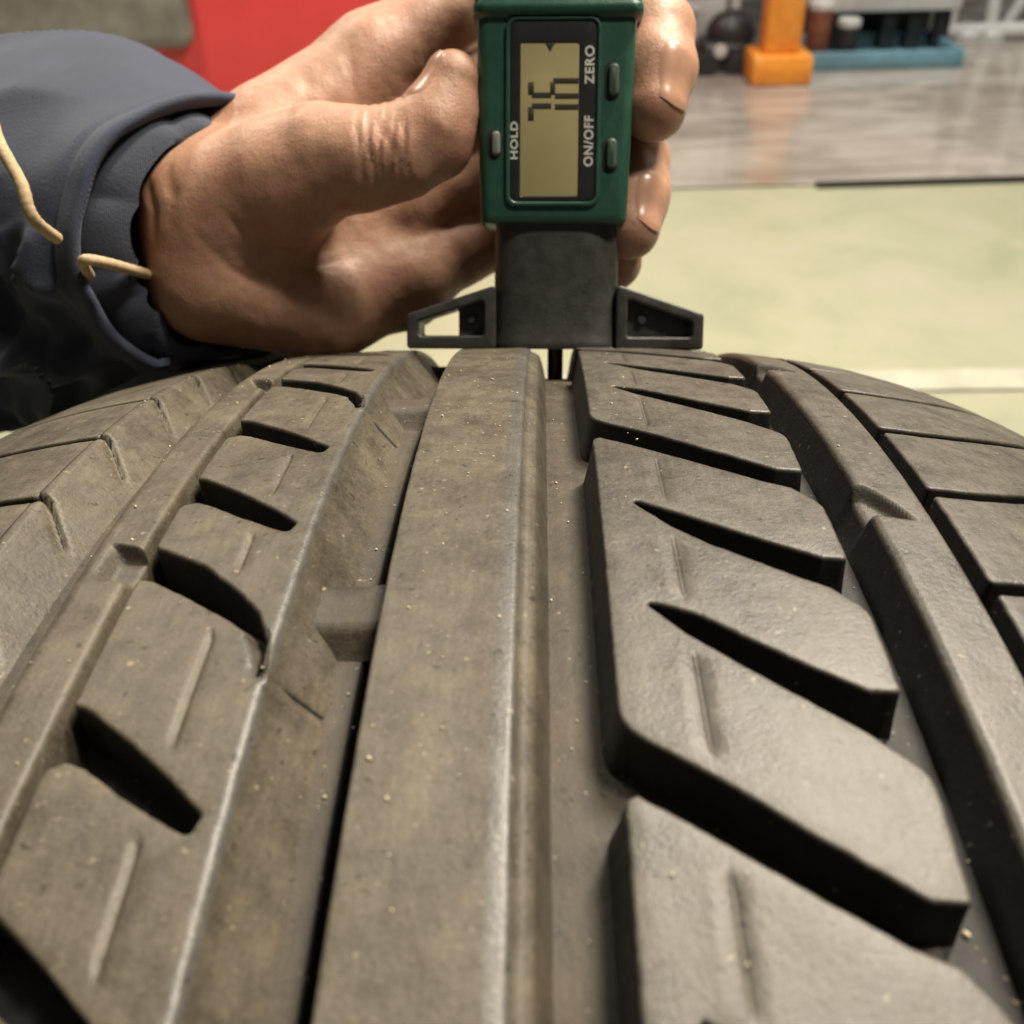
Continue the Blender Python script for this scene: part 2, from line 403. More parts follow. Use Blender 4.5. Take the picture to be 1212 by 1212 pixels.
# ------------------------------------------------------------------ gauge frame: U right, V up (out of the tread), W towards the camera
TH = math.radians(-1.14); XG = 13.62
def fitw(v):   # tyre frame (axis, radial at polar 0, tangential) -> world directions
    return Vector((v[0], v[1] * math.sin(BETA) + v[2] * math.cos(BETA), v[1] * math.cos(BETA) - v[2] * math.sin(BETA)))
ex = Vector((1, 0, 0)); en = fitw((0, math.cos(PHT), math.sin(PHT))); et = fitw((0, math.sin(PHT), -math.cos(PHT)))
GU = math.cos(TH) * ex + math.sin(TH) * en; GV = -math.sin(TH) * ex + math.cos(TH) * en; GW = et
GO = Vector((XG / 1000, 0, R / 1000)) + en * (R - drop(XG) - .45) / 1000
GM = Matrix(((GU.x, GV.x, GW.x, GO.x), (GU.y, GV.y, GW.y, GO.y), (GU.z, GV.z, GW.z, GO.z), (0, 0, 0, 1)))

M_GREEN = plain('green_plastic', (.026, .088, .060), .33, 0, .12, 300, .00005, 2500, (.10, .17, .13))
M_BLK = plain('black_plastic', (.050, .048, .044), .45, 0, .3, 250, .0001, 1800, (.16, .15, .13))
M_BEZ = plain('dark_bezel', (.022, .024, .024), .3, 0, .15, 300)
M_LCD = plain('lcd_glass', (.44, .385, .195), .25, 0, .06, 60)
M_SEG = plain('lcd_segment', (.045, .042, .03), .4)
M_WHT = plain('white_print', (.62, .62, .58), .6)
M_BTN = plain('button_rubber', (.05, .085, .06), .55)
M_BTG = plain('grey_button_rubber', (.20, .20, .19), .5)
M_HOLE = plain('dark_recess', (.008, .012, .01), .6)

def rrect(u0, v0, u1, v1, r, n=5):
    out = []
    for cx_, cy_, a0 in ((u1 - r, v0 + r, -PI / 2), (u1 - r, v1 - r, 0), (u0 + r, v1 - r, PI / 2), (u0 + r, v0 + r, PI)):
        for k in range(n + 1): a = a0 + k / n * PI / 2; out.append((cx_ + r * math.cos(a), cy_ + r * math.sin(a)))
    return out
def slab(poly, w0, w1, bev=.3, hole=None, m=None):
    """prism of a (U,V) polygon between depths w0 and w1 with a rounded front edge; optional hole of as many points"""
    A = np.array(poly, float); n = len(A); c = A.mean(0)
    def inset(P, d):
        t = np.roll(P, -1, 0) - np.roll(P, 1, 0); t /= np.linalg.norm(t, axis=1)[:, None]
        return P + np.stack([-t[:, 1], t[:, 0]], 1) * d
    lay = [(A, w0)] + [(inset(A, bev * (1 - math.cos(t))), w1 - bev * (1 - math.sin(t))) for t in (0, PI / 6, PI / 3, PI / 2)]
    V = []; Fc = []
    for P, ww in lay: V += [(p[0], p[1], ww) for p in P]
    L = len(lay)
    for k in range(L - 1):
        for i in range(n): j = (i + 1) % n; Fc.append((k * n + i, k * n + j, (k + 1) * n + j, (k + 1) * n + i))
    if hole is None:
        Fc.append(tuple((L - 1) * n + i for i in range(n))); Fc.append(tuple(i for i in range(n))[::-1])
    else:
        Hh = np.array(hole, float); o = len(V)
        lay2 = [(inset(Hh, -bev), w1), (Hh, w1 - bev), (Hh, w0)]
        for P, ww in lay2: V += [(p[0], p[1], ww) for p in P]
        for i in range(n):
            j = (i + 1) % n
            Fc.append(((L - 1) * n + i, (L - 1) * n + j, o + j, o + i))
            for k in (0, 1): Fc.append((o + k * n + i, o + k * n + j, o + (k + 1) * n + j, o + (k + 1) * n + i))
            Fc.append((o + 2 * n + i, o + 2 * n + j, j, i))
    return V, Fc
def mm(V): return [(a / 1000, b / 1000, c / 1000) for a, b, c in V]
def gpart(name, VF, mat, parent, shade=35):
    me = fix_normals(mesh(name, mm(VF[0]), VF[1])); sharp(me, shade); return link(name, me, mat, parent)
def join(*vfs):
    V = []; Fc = []
    for v, f in vfs:
        o = len(V); V += list(v); Fc += [tuple(i + o for i in q) for q in f]
    return V, Fc
def loft(sections):
    """sections: list of (list of 3D points); closed loops, capped"""
    V = []; Fc = []; n = len(sections[0])
    for s in sections: V += s
    for k in range(len(sections) - 1):
        for i in range(n): j = (i + 1) % n; Fc.append((k * n + i, k * n + j, (k + 1) * n + j, (k + 1) * n + i))
    Fc.append(tuple(range(n))[::-1]); Fc.append(tuple((len(sections) - 1) * n + i for i in range(n)))
    return V, Fc
def body_sec(V, u0, u1, w0, w1, r): return [(p[0], V, p[1]) for p in rrect(u0, w0, u1, w1, r, 6)]

gauge = empty('depth_gauge'); gauge.matrix_world = GM
tag(gauge, 'green digital tread depth gauge with black foot standing upright on the tyre', 'depth gauge')
# body
def lin(a, b, t): return a + (b - a) * t
secs = []
for V_ in (29.2, 29.5, 30.0, 31):
    k = {29.2: 1.1, 29.5: .5, 30.0: .15, 31: 0}[V_]; secs.append(body_sec(V_, -18.1 + k, 16.4 - k, -9 + k, 9 - k, 2.6))
for V_ in (40, 50, 60, 70, 74.4): t = (V_ - 31) / 47; secs.append(body_sec(V_, lin(-18.1, -18.9, t), lin(16.4, 18.0, t), -9, 9, 2.6))
for V_, k in ((74.8, .5), (75.2, 1.2), (75.8, 1.5), (77.0, 1.5), (77.8, 1.1), (78.4, 1.0), (90, 1.2), (104, 1.2), (110, .6), (113, -1.5)):
    secs.append(body_sec(V_, -18.9 - k * .55, 18.2 + k * .75, -9 - k * .3, 9 + k, 3))
gpart('body', loft(secs), M_GREEN, gauge, 30)
FW = 9.0
bez = gpart('bezel', slab(rrect(-11.0, 34.0, 8.6, 73.7, 1.6, 5), FW - 1, FW + .35, .2, rrect(-8.7, 35.2, 4.7, 68.9, .5, 5)), M_BEZ, gauge, 30)
gpart('bezel_rim', slab(rrect(-12.1, 32.9, 9.7, 74.3, 2.4, 5), FW - 1, FW + .75, .3, rrect(-11.1, 33.9, 8.7, 73.8, 1.7, 5)), M_GREEN, gauge, 30)
lcd = gpart('display', slab(rrect(-8.7, 35.2, 4.7, 68.9, .3, 5), FW - .9, FW + .12, .03), M_LCD, gauge)
def segq(u0, v0, u1, v1): return slab([(u0, v0), (u1, v0), (u1, v1), (u0, v1)], FW + .1, FW + .15, .01)
gpart('digit', join(segq(-6.95, 51.9, -5.6, 55.0), segq(-6.1, 54.5, -1.6, 55.8), segq(-.8, 54.3, 4.6, 55.6)), M_SEG, lcd)
gpart('digit', join(segq(-6.95, 57.6, -5.6, 60.4), segq(-6.1, 56.9, -1.6, 58.15), segq(-.8, 56.7, 4.6, 57.95), segq(-1.9, 57.6, -.7, 60.4), segq(-1.2, 60.0, 4.6, 61.25)), M_SEG, lcd)
gpart('arrow_mark', slab([(-3.1, 68.7), (-2.0, 66.9), (-0.9, 68.7)], FW + .1, FW + .15, .01), M_SEG, lcd)
def text(body, u, v, h, length, parent):
    cu_ = bpy.data.curves.new('lettering', 'FONT'); cu_.body = body; cu_.size = 1; cu_.extrude = 0; cu_.align_x = 'CENTER'; cu_.offset = .03; cu_.space_character = 1.12
    ob = bpy.data.objects.new('lettering', cu_); COL.objects.link(ob)
    dg = bpy.context.evaluated_depsgraph_get(); dg.update(); me = bpy.data.meshes.new_from_object(ob.evaluated_get(dg)); bpy.data.objects.remove(ob)
    co_ = np.array([v_.co[:] for v_ in me.vertices]); lo = co_.min(0); hi = co_.max(0)
    for v_ in me.vertices:
        x = (v_.co.x - (lo[0] + hi[0]) / 2) / (hi[0] - lo[0]) * length; y = (v_.co.y - lo[1]) / (hi[1] - lo[1]) * h
        v_.co = ((u - y) / 1000, (v + x) / 1000, (FW + .37) / 1000)
    me.name = 'lettering'; me.materials.clear(); me.materials.append(M_WHT)
    return link('lettering', me, None, parent)
text('HOLD', -9.25, 47.6, 1.75, 8.3, bez); text('ZERO', 8.15, 64.0, 2.2, 8.4, bez); text('ON/OFF', 8.15, 47.4, 2.2, 11.2, bez)
def capsule_button(u, v, lu, lv, mat, wr=.9):
    h = gpart('button_well', slab(rrect(u - lu - .9, v - lv - .9, u + lu + .1, v + lv + .3, lu + .2, 5), FW - .5, FW + .06, .03), M_HOLE, gauge)
    b = gpart('button', slab(rrect(u - lu, v - lv, u + lu, v + lv, lu * .95, 5), FW - .5, FW + wr, .6), mat, gauge, 50)
capsule_button(12.6, 60.8, 1.2, 3.6, M_BTN); capsule_button(12.4, 44.6, 1.2, 3.4, M_BTN)
capsule_button(-14.3, 47.0, 1.0, 2.7, M_BTG)
# foot
secs = []
for V_, k in ((0.0, 0), (.5, .3), (1.6, .35), (2.2, .1), (6, 0), (14, 0), (22, .05), (27, .2), (30, .4), (31, .4)):
    pts = []
    for a in np.linspace(0, 2 * PI, 48, endpoint=False):
        c, s = math.cos(a), math.sin(a); e = .55
        pts.append(((15.2 + k * .6 if V_ < 3 else 15.0 - k) * math.copysign(abs(c) ** e, c), V_, (7.6 + k * .5 if V_ < 3 else 7.4 - k * .3) * math.copysign(abs(s) ** .75, s)))
    secs.append(pts)
gpart('foot', loft(secs), M_BLK, gauge, 30)
def dense(poly, per=5):
    out = []
    for i in range(len(poly)):
        a, b = Vector(poly[i]), Vector(poly[(i + 1) % len(poly)])
        # rounded corner approximated by dense points
        for k in range(per): out.append(tuple(a + (b - a) * (k / per)))
    return out
WL = [(-36.0, .0), (-14.4, .0), (-14.4, 15.2), (-36.0, 8.2)]; HL = [(-33.0, 3.2), (-17.4, 3.2), (-17.4, 11.6), (-33.0, 6.6)]
WR = [(14.4, .0), (35.4, .0), (35.4, 8.4), (14.4, 15.4)]; HR = [(17.2, 3.0), (32.6, 3.0), (32.6, 6.6), (17.2, 12.0)]
def rnd(poly, r):
    return [tuple(p) for p in fillet([(u, v, r) for u, v in poly])]
wl = gpart('foot_wing', slab(rnd(WL, 1.1), -6.3, 6.3, .5, rnd(HL, .8)), M_BLK, gauge, 40)
gpart('pocket_floor', slab([(-23.7, 3.0), (-17.2, 3.0), (-17.2, 11.9), (-23.7, 9.6)], -6, 2.2, .3), M_BLK, wl)
gpart('pocket_pin', slab(rrect(-21.6, 6.1, -19.4, 8.3, 1.05, 4), 2, 3.6, .3), M_BLK, wl)
wr_ = gpart('foot_wing', slab(rnd(WR, 1.1), -6.3, 6.3, .5, rnd(HR, .8)), M_BLK, gauge, 40)
gpart('pocket_floor', slab([(17.0, 2.8), (32.8, 2.8), (32.8, 6.8), (17.0, 12.2)], -6, 3.4, .2), M_BLK, wr_)
gpart('pocket_pin', slab(rrect(19.6, 6.0, 21.8, 8.2, 1.05, 4), 3.2, 4.6, .3), M_BLK, wr_)
gpart('probe', loft([[(1.9 * math.cos(a) * k, V_, 1.9 * math.sin(a) * k) for a in np.linspace(0, 2 * PI, 20, endpoint=False)] for V_, k in ((-7.75, .75), (-7.2, 1), (3, 1))]), M_BLK, gauge, 50)

# ------------------------------------------------------------------ the hand: signed distance field meshed with surface nets
def rc_(P, a, b, ra, rb):
    a = np.array(a, float); b = np.array(b, float); ab = b - a; L2 = ab @ ab
    t = np.clip(((P - a) @ ab) / L2, 0, 1).astype(np.float32)
    return np.linalg.norm(P - a - t[..., None] * ab, axis=-1) - (ra + (rb - ra) * t)
def smin(a, b, k):
    h = np.clip(.5 + .5 * (b - a) / k, 0, 1); return b + (a - b) * h - k * h * (1 - h)
def ell(P, c, r):
    q = (P - np.array(c)) / np.array(r); k0 = np.linalg.norm(q, axis=-1); k1 = np.linalg.norm(q / np.array(r), axis=-1) + 1e-6
    return k0 * (k0 - 1) / k1
def hand_sdf(P):
    palm = [((-150, 30, -70), (-104, 29, -28), 19, 18), ((-104, 29, -28), (-84, 30, -14), 18, 20),
            ((-87, 17, -6), (-62, 11, -18), 16, 13.5), ((-62, 11, -18), (-43, 17.5, -31), 13.5, 12),
            ((-84, 30, -18), (-44, 57, -34), 17, 13.5), ((-84, 30, -18), (-43, 37, -35), 17, 13),
            ((-84, 42, -15), (-49, 73, -30), 16.5, 13.5), ((-82, 26, -18), (-42, 20, -33), 16, 11.5),
            ((-86, 33, -3), (-66, 40, 1), 16.5, 14.8)]
    d = rc_(P, *palm[0])
    for q in palm[1:]: d = smin(d, rc_(P, *q), 7.)
    d = smin(d, rc_(P, (-74, 55, -14), (-52, 66, -25), 10, 8.5), 6.)     # web between thumb and index
    th = rc_(P, (-66, 40, 1), (-56, 44, 4), 14.8, 12.6)
    th = smin(th, rc_(P, (-56, 44, 4), (-46, 44, 6), 12.2, 11.0), 4.)
    th = smin(th, rc_(P, (-46, 44, 6), (-37, 45.5, 6.5), 11.0, 10.3), 4.)
    th = smin(th, rc_(P, (-37, 45.5, 6.5), (-29.5, 51, 6.5), 10.2, 8.8), 3.)
    th = smin(th, rc_(P, (-29.0, 51, 6.5), (-24.6, 62, 6), 8.6, 6.3), 3.)
    th = smin(th, rc_(P, (-28.5, 47.5, 5), (-25.5, 55, 5), 8.2, 7.2), 3.)
    d = smin(d, th, 3.)
    def chain(js):
        f = None
        for (a, ra), (b, rb) in zip(js[:-1], js[1:]):
            q = rc_(P, a, b, ra, rb); f = q if f is None else smin(f, q, 3.)
        return f
    idx = chain([((-48, 74, -30), 13.5), ((-26, 90, -37), 11), ((-5, 103, -38), 10.5), ((11, 92, -25), 9.6), ((23.4, 76, -8), 9.0), ((23.4, 66, -2.5), 9.2), ((22.6, 56.5, 1.5), 7.8)])
    mid = chain([((-44, 57, -34), 13), ((-20, 70, -38), 11), ((-2, 79, -40), 10.4), ((11, 64, -29), 9.4), ((19.3, 47, -14), 8.6), ((18.9, 38, -8), 8.8), ((17.8, 29.5, -3.5), 7.7)])
    rin = chain([((-43, 38, -35), 12.5), ((-20, 48, -40), 10.6), ((-3, 53, -42), 10), ((8, 42, -34), 9), ((15.5, 31, -26), 8.2), ((15, 22.5, -16), 7.4)])
    lit = chain([((-42, 18.5, -32), 11.5), ((-26, 28, -39), 9.5), ((-12, 33, -42), 9), ((4, 23, -32), 7.6), ((6, 16, -22), 7)])
    f = smin(smin(idx, mid, 1.2), smin(rin, lit, 1.2), 1.2)
    return smin(d, f, 4.5)
def surface_nets(D, org, h):
    s = D < 0
    c = np.zeros(tuple(np.array(D.shape) - 1), np.int8)
    for i in (0, 1):
        for j in (0, 1):
            for k in (0, 1):
                c += s[i:i + c.shape[0], j:j + c.shape[1], k:k + c.shape[2]]
    act = (c > 0) & (c < 8); idx = -np.ones(c.shape, np.int32); A = np.argwhere(act); idx[act] = np.arange(len(A))
    acc = np.zeros((len(A), 3)); cnt = np.zeros(len(A))
    cor = [(i, j, k) for i in (0, 1) for j in (0, 1) for k in (0, 1)]
    for a in cor:
        for ax in range(3):
            if a[ax]: continue
            b = list(a); b[ax] = 1
            va = D[A[:, 0] + a[0], A[:, 1] + a[1], A[:, 2] + a[2]]; vb = D[A[:, 0] + b[0], A[:, 1] + b[1], A[:, 2] + b[2]]
            m = (va < 0) != (vb < 0); t = np.where(m, va / np.where(m, va - vb, 1), 0)
            p = np.array(a, float)[None] + np.zeros((len(A), 3)); p[:, ax] += t
            acc[m] += p[m]; cnt[m] += 1
    V = (A + acc / cnt[:, None]) * h + np.array(org)
    Q = []
    for ax in range(3):
        o1, o2 = [(1, 2), (2, 0), (0, 1)][ax]
        sl = [slice(1, n - 1) for n in D.shape]; sl[ax] = slice(0, D.shape[ax] - 1)
        s0 = s[tuple(sl)]; sl2 = list(sl); sl2[ax] = slice(1, D.shape[ax]); s1 = s[tuple(sl2)]
        E_ = np.argwhere(s0 != s1); off = np.array([1, 1, 1]); off[ax] = 0; E_ = E_ + off
        flip = s[E_[:, 0], E_[:, 1], E_[:, 2]]
        def cell(d1, d2):
            e = E_.copy(); e[:, o1] -= d1; e[:, o2] -= d2; return idx[e[:, 0], e[:, 1], e[:, 2]]
        q = np.stack([cell(1, 1), cell(0, 1), cell(0, 0), cell(1, 0)], 1); q[~flip] = q[~flip][:, ::-1]
        Q.append(q)
    return V, np.vstack(Q)
def sdf_mesh(fn, lo, hi, h):
    lo = np.array(lo, float); n = np.ceil((np.array(hi) - lo) / h).astype(int) + 1
    D = np.empty(tuple(n), np.float32)
    ys = lo[1] + h * np.arange(n[1]); zs = lo[2] + h * np.arange(n[2])
    for i0 in range(0, n[0], 24):
        xs_ = lo[0] + h * np.arange(i0, min(n[0], i0 + 24))
        P = np.stack(np.meshgrid(xs_, ys, zs, indexing='ij'), -1).astype(np.float32); D[i0:i0 + len(xs_)] = fn(P)
    return surface_nets(D, lo, h)
HV, HQ = sdf_mesh(hand_sdf, (-152, -8, -88), (38, 118, 26), .8)
# skin creases pushed in along the surface normal
def grad(P):
    e = .4; g = np.stack([hand_sdf(P + np.array(d) * e) - hand_sdf(P - np.array(d) * e) for d in ((1., 0, 0), (0, 1., 0), (0, 0, 1.))], -1)
    return g / (np.linalg.norm(g, axis=-1)[:, None] + 1e-9)
HN = grad(HV)
disp = np.zeros(len(HV))
def crease(a, b, wd, depth, cap=None):
    global disp
    a = np.array(a, float); b = np.array(b, float); ab = b - a; t = np.clip(((HV - a) @ ab) / (ab @ ab), 0, 1)
    d = np.linalg.norm(HV - a - t[:, None] * ab, axis=1); fade = np.sin(np.clip(t, .04, .96) * PI) ** .4
    disp -= depth * np.exp(-(d / wd) ** 2) * fade
def snap(p):
    k = np.hypot(HV[:, 0] - p[0], HV[:, 1] - p[1]) < 1.6
    return HV[k][np.argmax(HV[k][:, 2])] if k.any() else np.array(p, float)
def crease_path(pts, wd, depth):
    q = [Vector(snap(p)) for p in pts]; q = [q[0], q[0].lerp(q[1], .5)] + sum([[q[i], q[i].lerp(q[i + 1], .5)] for i in range(1, len(q) - 1)], []) + [q[-1]]
    global disp
    best = np.zeros(len(HV)); n = len(q) - 1
    for i in range(n):
        a = np.array(q[i]); b = np.array(q[i + 1]); ab = b - a; t = np.clip(((HV - a) @ ab) / (ab @ ab + 1e-9), 0, 1)
        d = np.linalg.norm(HV - a - t[:, None] * ab, axis=1); u = (i + t) / n
        best = np.maximum(best, np.exp(-(d / wd) ** 2) * np.sin(np.clip(u, .02, .98) * PI) ** .6)
    disp -= depth * best
def crease_path_old(pts, wd, depth):
    for a, b in zip(pts[:-1], pts[1:]): crease(a, b, wd, depth)
# thumb joint wrinkles: planes across the thumb axis
for u0, amp in ((-44.6, .35), (-42.4, .55), (-40.2, .45), (-38.4, .6), (-36.6, .5), (-34.6, .35)):
    ph = HV[:, 0] - u0 + .10 * (HV[:, 1] - 46) + .35 * np.sin(HV[:, 1] * .55 + u0)
    msk = (HV[:, 0] < -28) & (HV[:, 0] > -52) & (HV[:, 2] > -6)
    env = np.exp(-((HV[:, 1] - 46) / 9.) ** 2)
    disp -= 1.5 * amp * np.exp(-(ph / .6) ** 2) * env * msk
    disp += .22 * np.exp(-((ph - 1.1) / .6) ** 2) * env * msk
for pts, wd, dp in (
    ([(-66, 73, -12), (-62, 66, -12), (-57, 58.5, -12)], 1.8, .3), ([(-53, 77, -16), (-50.5, 67, -16), (-49, 59, -16)], 1.8, .45),
    ([(-78, 30, 14), (-70, 23, 10), (-60, 20, 2), (-52, 24, -8)], 1.4, .7), ([(-85, 26, 13), (-76, 17, 10), (-66, 14, 2)], 1.1, .4), ([(-74, 27, 15), (-66, 22, 12), (-60, 22, 6)], .9, .4),
    ([(-98, 40, 2), (-96, 32, 6), (-97, 24, 6)], 1.4, .9), ([(-93, 44, 6), (-90, 36, 10), (-92, 26, 10)], 1.6, .6)):
    crease_path(pts, wd, dp)
for i in range(len(HV)):
    p = HV[i] * .11; disp[i] += .28 * noise.noise((p[0], p[1], p[2])) + .10 * noise.noise((p[0] * 3, p[1] * 3, p[2] * 3))
HV = HV + HN * disp[:, None]
hand_me = mesh('hand', HV / 1000, HQ)

def skin_mat():
    t = NT('skin'); c = t.obj()
    n1 = t.noise(c, 55, 4, .6, .3); n2 = t.noise(c, 320, 4, .65); n3 = t.noise(c, 1300, 3, .6)
    base = t.ramp(n1, [(.3, (.38, .205, .130)), (.5, (.48, .280, .185)), (.72, (.46, .225, .155))])
    base = t.mix(t.math('MULTIPLY', t.ramp(n2, [(.48, (0, 0, 0)), (.72, (1, 1, 1))]), .38), base, (.29, .13, .075))
    base = t.mix(t.math('MULTIPLY', t.ramp(t.noise(c, 130, 3, .6, 1.), [(.55, (0, 0, 0)), (.7, (1, 1, 1))]), .3), base, (.46, .18, .12))
    vor = t.new('ShaderNodeTexVoronoi', feature='DISTANCE_TO_EDGE'); vor.inputs['Scale'].default_value = 1500; t.l(c, vor.inputs['Vector'])
    t.set(Base_Color=base, Roughness=t.ramp(n2, [(.3, (.40,) * 3), (.7, (.56,) * 3)]))
    t.p.inputs['Subsurface Weight'].default_value = .2; t.p.inputs['Subsurface Radius'].default_value = (1, .35, .2); t.p.inputs['Subsurface Scale'].default_value = .002
    t.bump(t.math('ADD', t.math('MULTIPLY', t.math('MINIMUM', vor.outputs['Distance'], .25), 1.0), t.math('ADD', n3, t.math('MULTIPLY', t.noise(t.scale(c, (1, .45, 1)), 620, 4, .7), 1.6))), .00014, .75)
    return t.m
M_SKIN = skin_mat()
M_NAIL = plain('nail', (.50, .28, .19), .28, 0, .10, 300, .00002, 900)
person = empty('person'); person.matrix_world = GM
tag(person, 'person in a navy jacket whose left hand grips the green gauge from the left', 'person')
hand = link('hand', hand_me, M_SKIN, person)

def nail(c, axis, nrm, rad, half_w, length):
    a = Vector(axis).normalized(); n = Vector(nrm); n = (n - a * n.dot(a)).normalized(); b = a.cross(n); c = Vector(c)
    nu, nv = 20, 16; base = []; dirs = []; tgt = []
    for i in range(nu + 1):
        u = i / nu
        wf = math.sqrt(max(.01, 1 - (max(0, .34 - u) / .34) ** 2)) * (1 - .12 * max(0, u - .6) / .4)
        for j in range(nv + 1):
            v = j / nv * 2 - 1; ang = v * wf * half_w / rad
            le = length * (u - .5) + (1 - v * v) * 1.3 * max(0, u - .5) * 2
            base.append(c + a * le); dirs.append(n * math.cos(ang) + b * math.sin(ang))
            tgt.append(.42 * (1 - abs(v) ** 5) * smooth(0, .2, u) - .06 + .35 * max(0, u - .8))
    B = np.array([tuple(q) for q in base]); D_ = np.array([tuple(q) for q in dirs]); T = np.array(tgt); V = []
    for off in (0, -.45):
        r = np.full(len(B), rad)
        for _ in range(10): r -= .8 * (hand_sdf(B + D_ * r[:, None]) - (T + off))
        V += [tuple(q) for q in B + D_ * r[:, None]]
    Fc = []; N = (nu + 1) * (nv + 1)
    for layer in (0, 1):
        for i in range(nu):
            for j in range(nv):
                q = i * (nv + 1) + j + layer * N; Fc.append((q, q + 1, q + nv + 2, q + nv + 1))
    for i in range(nu):
        for j in (0, nv): q = i * (nv + 1) + j; Fc.append((q, q + nv + 1, q + nv + 1 + N, q + N))
    for j in range(nv):
        for i in (0, nu): q = i * (nv + 1) + j; Fc.append((q, q + 1, q + 1 + N, q + N))
    return gpart('fingernail', (V, Fc), M_NAIL, hand, 60)
def on_axis(a, b, t, nrm, r):
    a = Vector(a); b = Vector(b); ax = (b - a).normalized(); n = Vector(nrm); n = (n - ax * n.dot(ax)).normalized(); return tuple(a + (b - a) * t + n * r), tuple(ax)
for A_, B_, t_, n_, r_, hw, ln in (((23.4, 76, -8), (22.6, 56.5, 1.5), .80, (.62, .30, .72), 8.2, 5.6, 14), ((19.3, 47, -14), (17.8, 29.5, -3.5), .80, (.66, .30, .68), 8.1, 5.4, 13),
                                   ((-29.0, 51, 6.5), (-24.6, 62, 6), .74, (-.74, .36, .42), 7.6, 5.4, 12)):
    p, ax = on_axis(A_, B_, t_, n_, 0); nail(p, ax, n_, r_, hw, ln)
# ------------------------------------------------------------------ jacket sleeve
def cloth_mat(name, col, wv):
    t = NT(name); c = t.obj()
    n = t.noise(c, 30, 4, .6); f = t.noise(c, 1400, 2, .6)
    t.set(Base_Color=t.ramp(n, [(.3, tuple(x * .82 for x in col)), (.7, tuple(x * 1.15 for x in col))]), Roughness=.82)
    t.p.inputs['Sheen Weight'].default_value = .08; t.p.inputs['Sheen Roughness'].default_value = .5
    w1 = t.new('ShaderNodeTexWave'); w1.inputs['Scale'].default_value = wv; w1.inputs['Distortion'].default_value = 1; t.l(c, w1.inputs[0])
    t.bump(t.math('ADD', t.math('MULTIPLY', w1.outputs['Fac'], .4), f), .00022, .7)
    return t.m
M_NAVY = cloth_mat('navy_cloth', (.031, .041, .070), 900)
M_LIN = cloth_mat('cuff_lining', (.042, .052, .076), 700)
M_CORD = plain('beige_cord', (.46, .34, .20), .85, 0, .2, 900, .00006, 2600)
AX = Vector((-.76, .13, -.65)).normalized(); HX = Vector((-.65, 0, .76)); HX = (HX - AX * HX.dot(AX)).normalized(); VX = AX.cross(HX); VX = VX if VX.y > 0 else -VX
def tread_floor(U, W):   # V of tread surface in gauge frame
    return -(W * W) / 630 - drop(U + XG) + .3
def sleeve(name, c0, t0, t1, rad, mat, fold, parent, nt=150, na=220, seed=0., lip=6):
    V = []; Fc = []; ts = [t0 - 0.0 + lip * (1 - k / 4) * 1. for k in range(4)]   # inner lip
    rows = []
    rows += [(t0 + lip, -4.0), (t0 + 3.0, -3.6), (t0 + 1.2, -3.1), (t0 + .3, -2.3), (t0, -1.4), (t0 + .3, -.6), (t0 + 1.0, -.15)]
    for k in range(1, nt + 1): rows.append((t0 + 1.8 + (t1 - t0) * (k / nt) ** 1.25, 0))
    for t, dr in rows:
        for i in range(na):
            a = 2 * PI * i / na; ca, sa = math.cos(a), math.sin(a)
            rh, rv = rad(t, ca, sa)
            d = fold(t, a, ca, sa) * (1 if dr > -.3 else .85)
            p = Vector(c0) + AX * t + HX * ((rh + d + dr) * ca) + VX * ((rv + d + dr) * sa)
            fl = tread_floor(p.x, p.z) + .8
            if p.y < fl + 4: p.y = fl + 4 * math.exp((p.y - fl - 4) / 8) * .5 + 2 if p.y < fl else max(p.y, fl + 1.2)
            V.append(tuple(p))
    nr = len(rows)
    for r in range(nr - 1):
        for i in range(na): j = (i + 1) % na; Fc.append((r * na + i, r * na + j, (r + 1) * na + j, (r + 1) * na + i))
    Fc.append(tuple((nr - 1) * na + i for i in range(na)))
    return gpart(name, (V, Fc), mat, parent, 70)
C0 = (-82, 25, -10)
def srad(t, ca, sa):
    g = smooth(0, 70, t); up = smooth(-.2, .8, sa); dn = smooth(.1, -.8, sa)
    return 42 + 8 * g + 5 * smooth(60, 260, t), 36 + 1 * up + (15 * up + 10 * dn) * g + (8 * smooth(0, 20, t) + 9 * smooth(12, 60, t)) * dn + 6 * smooth(60, 260, t)
def rdg_(x, y, z): return 1 - min(1, abs(noise.noise((x, y, z))) * 2.6)
def sfold(t, a, ca, sa):
    n = noise.noise
    d = 2.2 * n((t * .022, ca * 1.1, sa * 1.1)) + 1.2 * n((t * .05 + 3, ca * 2.2, sa * 2.2))
    low = smooth(.15, -.4, sa) * smooth(-.75, .0, ca) * smooth(-1.02, -.78, sa)      # crumpled lower front
    wx = 1.2 * n((t * .02, ca * 1.3 + 4, sa * 1.3)); 
    r1 = rdg_(t * .030 + wx, ca * 1.4 + .8 * wx, sa * 1.9 - t * .014); r2 = rdg_(t * .06 + 9, ca * 2.2 + wx, sa * 2.2 + t * .02)
    d += low * (12.0 * r1 ** 1.8 + 5.0 * r2 ** 1.8 - 4.5) * smooth(2, 16, t)
    r3 = rdg_(t * .014 + 5, ca * .9, sa * .9 + t * .012); d += 4.5 * r3 ** 1.6 * smooth(20, 45, t) * smooth(-.4, .3, sa)
    d -= 1.3 * math.exp(-((t - 8) / 1.2) ** 2)                 # hem stitching line
    d += .9 * n((ca * 3, sa * 3, 2)) * math.exp(-t / 9)
    return d
sl = sleeve('jacket_sleeve', C0, 0, 330, srad, M_NAVY, sfold, person)
def irad(t, ca, sa): u = math.sqrt(min(1, max(0, (t + 3.2) / 9))); return 28 + 10.5 * u, 28 + 6 * u
